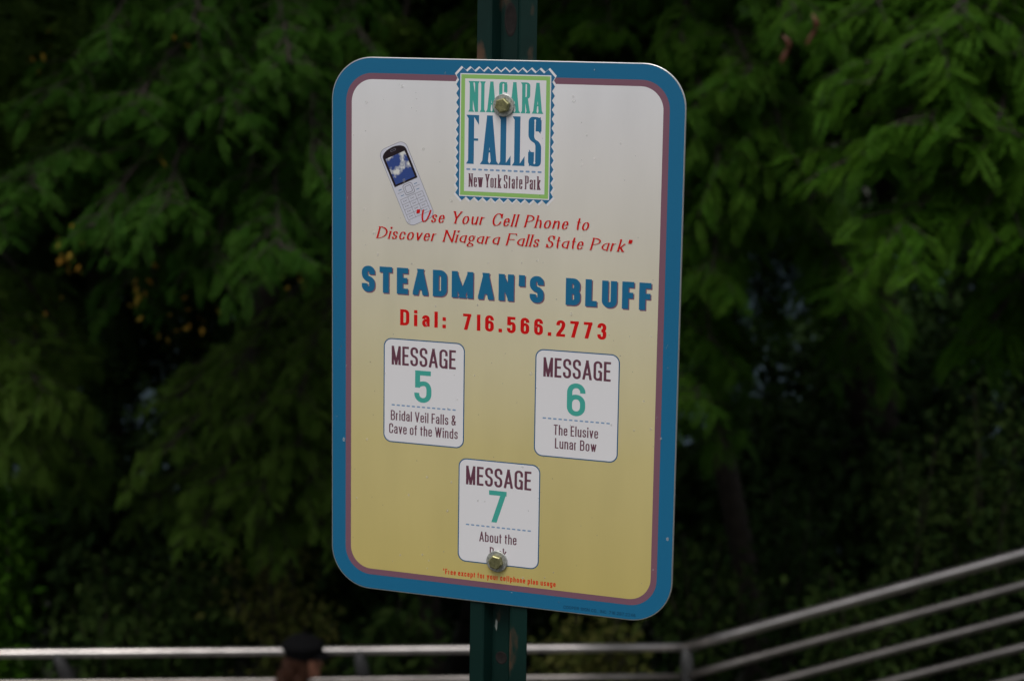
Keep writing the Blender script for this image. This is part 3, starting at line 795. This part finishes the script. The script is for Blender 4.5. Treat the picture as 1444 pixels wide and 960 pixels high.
def glyph(ch, cap, kx, st, cache):
    """triangulated glyph outline (mm) : st = dict(tv, th, serif, ang, shear)"""
    if ch in cache: return cache[ch]
    gdef = (ITAL.get(ch) if st.get('italic') else None) or GL[ch]
    tv, th = st['tv'] * cap, st['th'] * cap
    w = st.get('wide', {}).get(ch, gdef[0]) * cap * kx
    W_ = w + tv if gdef[0] == 0 else max(w, tv * 1.2)
    ang = R(st.get('ang', 0)); ca, sa = math.cos(ang), math.sin(ang)
    def half(n):      # elliptical nib, rotated
        x = n.x * ca + n.y * sa; y = -n.x * sa + n.y * ca
        return .5 * math.sqrt((tv * x) ** 2 + (th * y) ** 2)
    polys = []
    for kind, pts, box in gdef[1]:
        xh = .65 if st.get('italic') else X
        y0, y1 = box[0] * cap, (xh if box[1] == X else box[1]) * cap
        mp = [(tv / 2 + p[0] * (W_ - tv), y0 + th / 2 + p[1] * (y1 - y0 - th)) for p in pts]
        if kind == 'S':
            a, b = Vector((*mp[0], 0)), Vector((*mp[1], 0))
            if (b - a).length < 1e-6: b = a + Vector((0, 1e-3, 0))
            d = (b - a).normalized(); n = Vector((-d.y, d.x, 0)); hh = half(n)
            horiz = abs(d.y) < .25
            e = tv * .5 if horiz else (th * .5 if abs(d.x) < .05 else tv * 1.5)
            if horiz and kind == 'S' and 0 < pts[0][1] < 1 and pts[0][0] not in (0, 1): e = 0
            ea = e; eb = e
            if not horiz:
                ea = e if pts[0][1] in (0, 1) else 0; eb = e if pts[1][1] in (0, 1) else 0
            a2, b2 = a - d * ea, b + d * eb
            pg_ = [(a2.x - n.x * hh, a2.y - n.y * hh), (b2.x - n.x * hh, b2.y - n.y * hh), (b2.x + n.x * hh, b2.y + n.y * hh), (a2.x + n.x * hh, a2.y + n.y * hh)]
            if ch == '.' or ch == ':':
                pg_ = [(a.x - tv / 2, a.y - th / 2), (a.x + tv / 2, a.y - th / 2), (a.x + tv / 2, a.y - th / 2 + tv), (a.x - tv / 2, a.y - th / 2 + tv)]
            else:
                pg_ = clip(clip(pg_, 1, y0, False), 1, y1, True)
                if not st.get('serif'): pg_ = clip(clip(pg_, 0, 0, False), 0, W_, True)
            if len(pg_) > 2: polys.append(pg_)
            if st.get('serif') and ch not in ".:,'\"*" and not (st.get('italic') and ch.islower() and ch not in 'lhkdiP'):
                sw, sh = st['serif'] * cap, max(th * .8, .028 * cap)
                if not horiz:
                    for q, pp in ((a, pts[0]), (b, pts[1])):
                        if pp[1] in (0, 1):
                            yb = y0 if pp[1] == 0 else y1; sg = 1 if pp[1] == 0 else -1
                            if ch in 'VvWwAMN' and sum(1 for s_ in gdef[1] for z in s_[1] if s_[0] == 'S' and abs(z[0] - pp[0]) < .01 and abs(z[1] - pp[1]) < .01) > 1 and not (ch in 'MN' and pp[1] == 1): continue
                            if ch in 'EFLDBPR' and False: continue
                            hw = hh / max(.3, abs(d.y))
                            sx0, sx1 = q.x - hw - sw, q.x + hw + sw
                            if ch in 'BDEFLPR' or (ch in 'bhk' and pp[1] == 1): sx1 = q.x + hw
                            polys.append([(sx0, yb), (sx1, yb), (q.x + hw, yb + sg * sh * 2.0), (q.x - hw, yb + sg * sh * 2.0)][::sg])
                elif ch in 'EFLT' and pts[0][1] in (0, 1):
                    sg = -1 if pts[0][1] == 1 else 1
                    yb = y1 if sg < 0 else y0
                    xe = W_
                    polys.append([(xe, yb), (xe, yb + sg * .2 * cap), (xe - tv * .9, yb + sg * th * .6), (xe - tv * .9, yb)][::sg if sg > 0 else -1])
                    if ch == 'T': polys.append([(0, yb), (0, yb + sg * .2 * cap), (tv * .9, yb + sg * th * .6), (tv * .9, yb)])
        else:
            cl = kind == 'o'
            rad = st.get('round', .5) * (W_ - tv) if W_ > tv else .1
            line = fillet(mp, max(rad, .02 * cap), cl)
            n_pt = len(line); L_, R_ = [], []
            for i, p in enumerate(line):
                if cl: d = line[(i + 1) % n_pt] - line[i - 1]
                else: d = line[min(i + 1, n_pt - 1)] - line[max(i - 1, 0)]
                d.normalize(); n = Vector((-d.y, d.x, 0)); hh = half(n)
                L_.append((p.x + n.x * hh, p.y + n.y * hh)); R_.append((p.x - n.x * hh, p.y - n.y * hh))
            rng_ = range(n_pt if cl else n_pt - 1)
            for i in rng_:
                j = (i + 1) % n_pt
                for tri in ([R_[i], R_[j], L_[j]], [R_[i], L_[j], L_[i]]):
                    pg_ = clip(clip(tri, 1, y0, False), 1, y1, True)
                    if len(pg_) > 2: polys.append(pg_)
            if st.get('serif') and ch in 'SCGsc':
                for q, p_ in ((line[0], pts[0]), (line[-1], pts[-1])):
                    if ch in 'Cc' and p_[1] < .5: continue
                    if ch in 'sc' and st.get('italic'): continue
                    sg = 1 if p_[1] > .5 else -1
                    yb = (y1 if sg > 0 else y0)
                    sx = q.x + (tv * .35 if p_[0] > .5 else -tv * .35)
                    polys.append([(sx, yb), (sx, q.y - sg * .05 * cap), (q.x, q.y), (q.x - (tv * .5 if p_[0] > .5 else -tv * .5), yb - sg * th)])
    V, F, src = [], [], []
    sh = st.get('shear', 0)
    for p_ in polys:
        area = sum(p_[i - 1][0] * p_[i][1] - p_[i][0] * p_[i - 1][1] for i in range(len(p_)))
        if abs(area) < 1e-6: continue
        if area < 0: p_ = p_[::-1]
        o = len(V); src.append([(x + sh * y, y) for x, y in p_]); V += [Vector(q) for q in src[-1]]; F.append(list(range(o, o + len(p_))))
    res = geometry.delaunay_2d_cdt(V, [], F, 0, 1e-4)
    vv = [(v.x, v.y) for v in res[0]]; ff = []
    def inside(x, y):
        for q in src:
            if all((q[i][0] - q[i - 1][0]) * (y - q[i - 1][1]) - (q[i][1] - q[i - 1][1]) * (x - q[i - 1][0]) > -1e-7 for i in range(len(q))): return True
        return False
    for f in res[2]:
        if not inside(sum(vv[i][0] for i in f) / len(f), sum(vv[i][1] for i in f) / len(f)): continue
        ar = sum(vv[f[i - 1]][0] * vv[f[i]][1] - vv[f[i]][0] * vv[f[i - 1]][1] for i in range(len(f)))
        ff.append(f if ar > 0 else f[::-1])
    cache[ch] = (vv, ff, W_)
    return cache[ch]

def text(pr, s, u0, u1, v, cap, h, m_, tv=.16, th=.14, track=.1, space=.28, **st):
    """set s on baseline v from u0 to u1 (mm)"""
    st = dict(tv=tv, th=th, **st)
    def width(kx):
        x = 0
        for i, ch in enumerate(s):
            if ch == ' ': x += space * cap * kx; continue
            g0 = st.get('wide', {}).get(ch) or ((ITAL.get(ch) if st.get('italic') else None) or GL[ch])[0]
            x += (tv * cap if g0 == 0 else max(g0 * cap * kx, tv * cap * 1.2)) + (track * cap if i < len(s) - 1 else 0)
        return x
    lo, hi = .2, 4.
    for _ in range(40):
        mid = (lo + hi) / 2
        if width(mid) < u1 - u0: lo = mid
        else: hi = mid
    kx = lo; cache = {}; x = u0
    for i, ch in enumerate(s):
        if ch == ' ': x += space * cap * kx; continue
        vv, ff, W_ = glyph(ch, cap, kx, st, cache)
        pr.tris([(x + a, v + b) for a, b in vv], ff, h, m_)
        x += W_ + track * cap

# --- board
def board():
    bm = bmesh.new()
    ring = rrect(0, -457.2, 304.8, 0, 36, 14)
    lv = [(-2.0, 0.35), (-1.7, 0), (-.3, 0), (0, .35)]     # h, inset
    loops = []
    for h, ins in lv:
        rr = rrect(ins, -457.2 + ins, 304.8 - ins, -ins, 36 - ins, 14)
        loops.append([bm.verts.new(L3(a, b, h)) for a, b in rr])
    n = len(ring)
    for q in range(3):
        for i in range(n): bm.faces.new((loops[q][i], loops[q][(i + 1) % n], loops[q + 1][(i + 1) % n], loops[q + 1][i]))
    bm.faces.new(loops[0][::-1]); bm.faces.new(loops[-1])
    return link_bm('sign_board', bm, M_alu, sign)
bd = board()
ST = .05
p = Print(); p.poly(rrect(.9, -456.3, 303.9, -.9, 35.2, 14), ST, M_blue)
p.poly(rrect(13.2, -444.0, 291.6, -13.2, 23.6, 14), 2 * ST, M_mauve); p.build('border_band', bd)
p = Print(); p.poly(rrect(18.3, -438.9, 286.5, -18.3, 19, 14), 3 * ST, M_panel); p.build('gradient_panel', bd)

# --- stamp emblem
def zig(u0, u1, v0, v1, dx, dy, nt_, ns, out_=0):
    """toothed rectangle, tips on the given rectangle and chamfered corners; out_ grows it"""
    u0 -= out_; u1 += out_; v0 -= out_; v1 += out_
    a0, a1, b0, b1 = u0 + 5.8, u1 - 5.8, v0 + 6.2, v1 - 6.2
    pts = []
    for i in range(nt_ + 1):
        pts.append((a0 + (a1 - a0) * i / nt_, v0))
        if i < nt_: pts.append((a0 + (a1 - a0) * (i + .5) / nt_, v0 + dy))
    for i in range(ns + 1):
        pts.append((u1, b0 + (b1 - b0) * i / ns))
        if i < ns: pts.append((u1 - dx, b0 + (b1 - b0) * (i + .5) / ns))
    for i in range(nt_ + 1):
        pts.append((a1 - (a1 - a0) * i / nt_, v1))
        if i < nt_: pts.append((a1 - (a1 - a0) * (i + .5) / nt_, v1 - dy))
    for i in range(ns + 1):
        pts.append((u0, b1 - (b1 - b0) * i / ns))
        if i < ns: pts.append((u0 + dx, b1 - (b1 - b0) * (i + .5) / ns))
    return pts
p = Print()
p.poly(zig(111.6, 196.3, -115.6, -6.9, 2.3, 3.3, 10, 13, 1.35), 4 * ST, M_white)
p.poly(zig(111.6, 196.3, -115.6, -6.9, 2.3, 3.3, 10, 13), 5 * ST, M_dblue)
p.poly(rrect(115.0, -112.0, 193.1, -11.5, .2, 1), 6 * ST, M_white)
p.poly(rrect(115.9, -111.1, 192.2, -12.4, .2, 1), 7 * ST, M_green)
p.poly(rrect(119.3, -107.8, 189.0, -15.7, .2, 1), 8 * ST, M_white)
em = p.build('stamp_emblem', bd)
p = Print()
text(p, 'NIAGARA', 123.4, 185.8, -42.6, 24.9, 9 * ST, M_teal, tv=.115, th=.05, track=.10, serif=.045, ang=-6)
text(p, 'FALLS', 122.6, 185.6, -85.2, 40.0, 9 * ST, M_dblue, tv=.125, th=.045, track=.075, serif=.045, ang=-6)
text(p, 'New York State Park', 123.4, 185.5, -104.1, 11.0, 9 * ST, M_maroon, tv=.105, th=.055, track=.085, serif=.04, space=.24, ang=-4)
for i in range(13):
    u = 121.2 + (186.3 - 121.2 - 3.4) * i / 12
    p.poly(rrect(u, -90.4, u + 3.4, -88.9, .6, 3), 9 * ST, M_dash)
p.build('emblem_lettering', bd)

# --- picture of a telephone
def ph(a, b):                                   # phone coordinates (mm): a across from its axis, b down from its top
    th_ = R(24.2); c, s_ = math.cos(th_), math.sin(th_)
    return (54.2 + a * c + b * s_, -72.6 + a * s_ - b * c)
def phpoly(pts): return [ph(a, -b) for a, b in pts]
p = Print()
p.poly(phpoly(rrect(-13.2, -68.6, 13.2, 0, 6.5, 8)), 4 * ST, M_keyline)
p.poly(phpoly(rrect(-12.9, -68.3, 12.9, -.3, 6.3, 8)), 5 * ST, M_key)
bez = [(-11.2, -33.2), (11.2, -33.2), (11.4, -7.5)] + [(11.2 * math.cos(R(a)), -7.2 + 5.6 * math.sin(R(a))) for a in range(10, 171, 10)] + [(-11.4, -7.5)]
p.poly(phpoly(bez), 6 * ST, M_black)
p.poly(phpoly(rrect(-2.6, -5.2, 2.6, -3.4, .6, 3)), 7 * ST, M_keyline); p.poly(phpoly(rrect(-2.1, -4.8, 2.1, -3.8, .4, 3)), 8 * ST, M_black)
phone = p.build('telephone_picture', bd)
M_screen = bpy.data.materials.new('clouds_on_blue_print'); M_screen.use_nodes = True
n_ = M_screen.node_tree.nodes; l_ = M_screen.node_tree.links
tc = n_.new('ShaderNodeTexCoord'); nz = n_.new('ShaderNodeTexNoise'); nz.inputs['Scale'].default_value = 95; nz.inputs['Detail'].default_value = 4
cr = n_.new('ShaderNodeValToRGB'); cr.color_ramp.elements[0].position = .50; cr.color_ramp.elements[1].position = .60
cr.color_ramp.elements[0].color = (*srgb(40, 62, 122), 1); cr.color_ramp.elements[1].color = (*srgb(196, 196, 192), 1)
l_.new(tc.outputs['Object'], nz.inputs['Vector']); l_.new(nz.outputs['Fac'], cr.inputs[0]); l_.new(cr.outputs[0], n_['Principled BSDF'].inputs['Base Color'])
p = Print(); p.poly(phpoly(rrect(-9.4, -31.6, 9.4, -8.6, .3, 2)), 7 * ST, M_screen); p.build('screen', bd)
p = Print()
def kline(a0, b0, a1, b1, wd=.28, m_=None):
    d = Vector((a1 - a0, b1 - b0)).normalized() * wd / 2; n = Vector((-d.y, d.x))
    q = [(a0 + n.x, b0 + n.y), (a0 - n.x, b0 - n.y), (a1 - n.x, b1 - n.y), (a1 + n.x, b1 + n.y)]
    p.poly(phpoly(q), 6 * ST, m_ or M_keyline)
p.poly(phpoly(rrect(-4.6, -43.6, 4.6, -34.4, 2, 5)), 6 * ST, M_keyline); p.poly(phpoly(rrect(-4.2, -43.2, 4.2, -34.8, 1.8, 5)), 7 * ST, M_key)
p.poly(phpoly(rrect(-3.0, -42.0, 3.0, -36, 1.2, 5)), 8 * ST, M_keyline); p.poly(phpoly(rrect(-2.6, -41.6, 2.6, -36.4, 1, 5)), 9 * ST, M_key)
for b in (-39.2,):
    kline(-10.8, b, -5, b); kline(5, b, 10.8, b)
for b in (-44.8, -49.3, -53.8, -58.3, -62.8): kline(-10.6, b, 10.6, b)
for a in (-10.7, -3.6, 3.6, 10.7): kline(a, -44.8, a, -62.8)
for i in range(4):
    for j in range(3):
        a = -7.1 + 7.1 * j; b = -47.0 - 4.5 * i
        kline(a - 1.6, b, a - .9, b, .9); kline(a - .3, b, a + 1.7, b, .45)
for (a, b) in ((-7.6, -37), (7.6, -37), (-7.6, -42), (7.6, -42)): kline(a - 1.5, b, a + 1.5, b, .5, M_dblue)
p.build('keypad', bd)

# --- lines of lettering
p = Print()
IT = dict(wide=dict(U=.68, Y=.62, C=.66, P=.58, D=.70, N=.72, F=.58, S=.48, e=.42, o=.48, a=.48, u=.48, n=.48, r=.34, s=.36, c=.42, v=.44, h=.46, t=.28, g=.46, k=.44),
          tv=.145, th=.045, serif=.06, shear=.27, italic=True, ang=12, round=9)
text(p, '"Use Your Cell Phone to', 75.2, 226.5, -135.1, 10.2, 10 * ST, M_red, track=.19, space=.40, **IT)
text(p, 'Discover Niagara Falls State Park"', 41.2, 261.5, -150.8, 10.0, 10 * ST, M_red, track=.18, space=.38, **IT)
p.build('invitation_lettering', bd)
p = Print()
for du, dv, h, mm in ((.9, -.9, 4, M_mauve), (0, 0, 5, M_blue)):
    text(p, "STEADMAN'S BLUFF", 27.9 + du, 280.6 + du, -197.0 + dv, 22.2, h * ST, mm, wide={'M': .86}, tv=.242, th=.212, track=.19, space=.66, round=.45)
p.build('place_name_lettering', bd)
p = Print()
text(p, 'Dial: 716.566.2773', 63.1, 243.9, -223.6, 13.6, 4 * ST, M_red, tv=.225, th=.17, track=.31, space=.75, round=.5)
p.build('dial_number_lettering', bd)
p = Print()
text(p, '*Free except for your cellphone plan usage', 104, 204.9, -436.1, 4.9, 4 * ST, M_orange, tv=.17, th=.15, track=.16, space=.3)
text(p, 'COOPER SIGN CO., INC. 716.297.2246', 212.3, 274.4, -453.8, 2.7, 2 * ST, M_small, tv=.12, th=.12, track=.2, space=.36)
p.build('small_print_lettering', bd)

def message(u0, v0, u1, v1, num, hdr, nb, dash, lines, lab):
    q = Print()
    q.poly(rrect(u0, v0, u1, v1, 7.2, 8), 4 * ST, M_rim); q.poly(rrect(u0 + .95, v0 + .95, u1 - .95, v1 - .95, 6.4, 8), 5 * ST, M_white)
    text(q, 'MESSAGE', hdr[0], hdr[1], hdr[2], 16.2, 6 * ST, M_maroon, tv=.135, th=.115, track=.085)
    g = GL[num][0]
    text(q, num, nb[0], nb[1], nb[2], 27.4, 6 * ST, M_teal, tv=.165, th=.145, track=0)
    for i in range(13):
        u = dash[0] + (dash[1] - dash[0] - 3.0) * i / 12
        q.poly(rrect(u, dash[2] - .6, u + 3.0, dash[2] + .6, .5, 3), 6 * ST, M_dash)
    for s, a, b, v in lines:
        text(q, s, a, b, v, 8.7, 6 * ST, M_maroon, tv=.125, th=.105, track=.105, space=.28)
    o = q.build('message_panel', bd); o['label'] = lab
message(48.3, -325.2, 121.7, -235.2, '5', (55.6, 113.7, -257.9), (76.5, 92.0, -288.7), (55.8, 114.1, -292.6),
        [('Bridal Veil Falls &', 55.1, 114.4, -305.9), ('Cave of the Winds', 53.6, 116.1, -317.4)], 'white message panel with a teal number 5')
message(183.7, -325.2, 256.0, -235.0, '6', (190.8, 248.5, -257.8), (211.6, 227.4, -288.8), (190.9, 248.7, -292.6),
        [('The Elusive', 200.7, 238.9, -306.1), ('Lunar Bow', 202.0, 237.7, -317.4)], 'white message panel with a teal number 6')
message(117.2, -423.0, 189.8, -333.1, '7', (124.0, 182.0, -355.5), (144.8, 160.4, -386.0), (124.4, 182.4, -390.2),
        [('About the', 136.6, 169.8, -403.8), ('Park', 146.1, 161.0, -416.5)], 'white message panel with a teal number 7 above the lower bolt')

# --- rain drops on the face
bm = bmesh.new()
rd = random.Random(5)
for i in range(170):
    u = rd.uniform(4, 300); v = -rd.uniform(6, 450)
    if (u < 30 or u > 275) and (v > -30 or v < -428): continue
    r = .35 + 1.0 * rd.random() ** 3
    x, y, z = L3(u, v, .45)
    M = Matrix.Translation((x, y, z)) @ Matrix.Diagonal((r / 1000, r * .22 / 1000, r * rd.uniform(1, 1.5) / 1000, 1))
    bmesh.ops.create_icosphere(bm, subdivisions=2, radius=1, matrix=M)
M_drop = mat('water_drop', (.80, .79, .76), .08)
M_drop.node_tree.nodes['Principled BSDF'].inputs['Alpha'].default_value = .16
tag(link_bm('rain_drops', bm, M_drop, bd, True), kind='stuff')

# --- bolts with washers
M_zinc = mat('galvanised_washer', (.50, .51, .48), .45, .6, noise=(600, .6, 1.3), bump=(900, .3, .0004))
M_gold = mat('yellow_zinc_bolt', (.40, .38, .19), .42, .85, noise=(500, .6, 1.25), bump=(700, .3, .0004))
def bolt(u, v, rot, name_label):
    bm = bmesh.new()
    def ringc(r, h, n, a0=0): return [bm.verts.new(L3(u + r * math.cos(a0 + 2 * math.pi * i / n), v + r * math.sin(a0 + 2 * math.pi * i / n), h)) for i in range(n)]
    def loft(rs):
        for A_, B_ in zip(rs[:-1], rs[1:]):
            n = len(A_)
            for i in range(n): bm.faces.new((A_[i], A_[(i + 1) % n], B_[(i + 1) % n], B_[i]))
        bm.faces.new(rs[-1])
    loft([ringc(6.2, 2.0, 6, rot), ringc(6.2, 6.1, 6, rot), ringc(5.3, 6.7, 6, rot)])
    for k_ in range(6):                         # raised grade lines on the head
        a = rot + k_ * math.pi / 3 + .5
        q = [bm.verts.new(L3(u + rr * math.cos(a + da), v + rr * math.sin(a + da), 6.95)) for rr, da in ((1.6, -.16), (4.2, -.07), (4.2, .07), (1.6, .16))]
        bm.faces.new(q)
    b = link_bm('bolt', bm, M_gold, sign)
    bm = bmesh.new()
    loft([ringc(9.2, .45, 40), ringc(9.2, 1.8, 40), ringc(8.8, 2.15, 40)])
    ws = link_bm('washer', bm, M_zinc, b, False)
    return b
bolt(153.2, -36.6, .30, ''); bolt(153.0, -419.3, .85, '')

# --- green channel post
M_post = bpy.data.materials.new('green_post_paint'); M_post.use_nodes = True
n_ = M_post.node_tree.nodes; l_ = M_post.node_tree.links; b_ = n_['Principled BSDF']
b_.inputs['Roughness'].default_value = .5; b_.inputs['Specular IOR Level'].default_value = .25
tc = n_.new('ShaderNodeTexCoord')
def noise_mask(scale, lo, hi, stretch=None, detail=4):
    t = n_.new('ShaderNodeTexNoise'); t.inputs['Scale'].default_value = scale; t.inputs['Detail'].default_value = detail
    if stretch:
        mp = n_.new('ShaderNodeMapping'); mp.inputs['Scale'].default_value = stretch
        l_.new(tc.outputs['Object'], mp.inputs['Vector']); l_.new(mp.outputs[0], t.inputs['Vector'])
    else: l_.new(tc.outputs['Object'], t.inputs['Vector'])
    r = n_.new('ShaderNodeMapRange'); r.inputs['From Min'].default_value = lo; r.inputs['From Max'].default_value = hi
    l_.new(t.outputs['Fac'], r.inputs['Value']); return r.outputs[0]
def mixc(fac, a, col):
    mx = n_.new('ShaderNodeMixRGB'); l_.new(fac, mx.inputs[0])
    if isinstance(a, tuple): mx.inputs[1].default_value = (*a, 1)
    else: l_.new(a, mx.inputs[1])
    mx.inputs[2].default_value = (*col, 1); return mx.outputs[0]
c0 = mixc(noise_mask(14, .4, .7), (.002, .017, .0135), (.003, .024, .019))
c1 = mixc(noise_mask(38, .60, .69, (1, 1, .45), 6), c0, (.09, .05, .03))
c2 = mixc(noise_mask(90, .715, .74, (1, 1, .3), 3), c1, (.33, .36, .33))
l_.new(c2, b_.inputs['Base Color'])
prof = [(-24.2, 2.2), (-23.6, 2.0), (-13.0, 2.0), (-11.6, 2.8), (-7.6, 13.5), (-6.2, 14.6), (6.2, 14.6), (7.6, 13.5), (11.6, 2.8), (13.5, 2.0), (26.4, 2.0), (27, 2.2)]
pk = []
for i, (a, d) in enumerate(prof):               # outward offset of the profile for the sheet's thickness
    x0, y0 = prof[max(i - 1, 0)]; x1, y1 = prof[min(i + 1, len(prof) - 1)]
    dx, dy = x1 - x0, y1 - y0; ln = math.hypot(dx, dy); pk.append((a - dy / ln * 2.8, d + dx / ln * 2.8))
loop = prof + pk[::-1]
bm = bmesh.new()
zt, zb = ZT + .62, -.25
nz_ = 40
rings = [[bm.verts.new((a / 1000, d / 1000, zb + (zt - zb) * j / nz_)) for a, d in loop] for j in range(nz_ + 1)]
n = len(loop)
for j in range(nz_):
    for i in range(n): bm.faces.new((rings[j][i], rings[j][(i + 1) % n], rings[j + 1][(i + 1) % n], rings[j + 1][i]))
bm.faces.new(rings[0]); bm.faces.new(rings[-1])
post = link_bm('post', bm, M_post, sign)
M_hole = mat('dark_rusty_hole', (.010, .006, .005), .9, noise=(300, .5, 1.5))  # rusty tint, with the dark of the opening painted in as near-black
def post_hole(v, rx, rz):
    bm = bmesh.new()
    rs = []
    for (kk, d) in ((1.25, 14.52), (1.12, 14.25), (.98, 14.35), (.9, 14.5)):
        rs.append([bm.verts.new((rx * kk / 1000 * math.cos(2 * math.pi * i / 24), d / 1000, ZT + v / 1000 + rz * kk / 1000 * math.sin(2 * math.pi * i / 24))) for i in range(24)])
    for A_, B_ in zip(rs[:-1], rs[1:]):
        for i in range(24): bm.faces.new((A_[i], A_[(i + 1) % 24], B_[(i + 1) % 24], B_[i]))
    bm.faces.new(rs[-1])  # closed disc; its colour stands in for the dark opening
    link_bm('hole', bm, M_hole, post, True)
post_hole(32, 4.2, 11); post_hole(-505, 4.2, 4.6); post_hole(-580, 4.2, 4.6); post_hole(110, 4.2, 11)
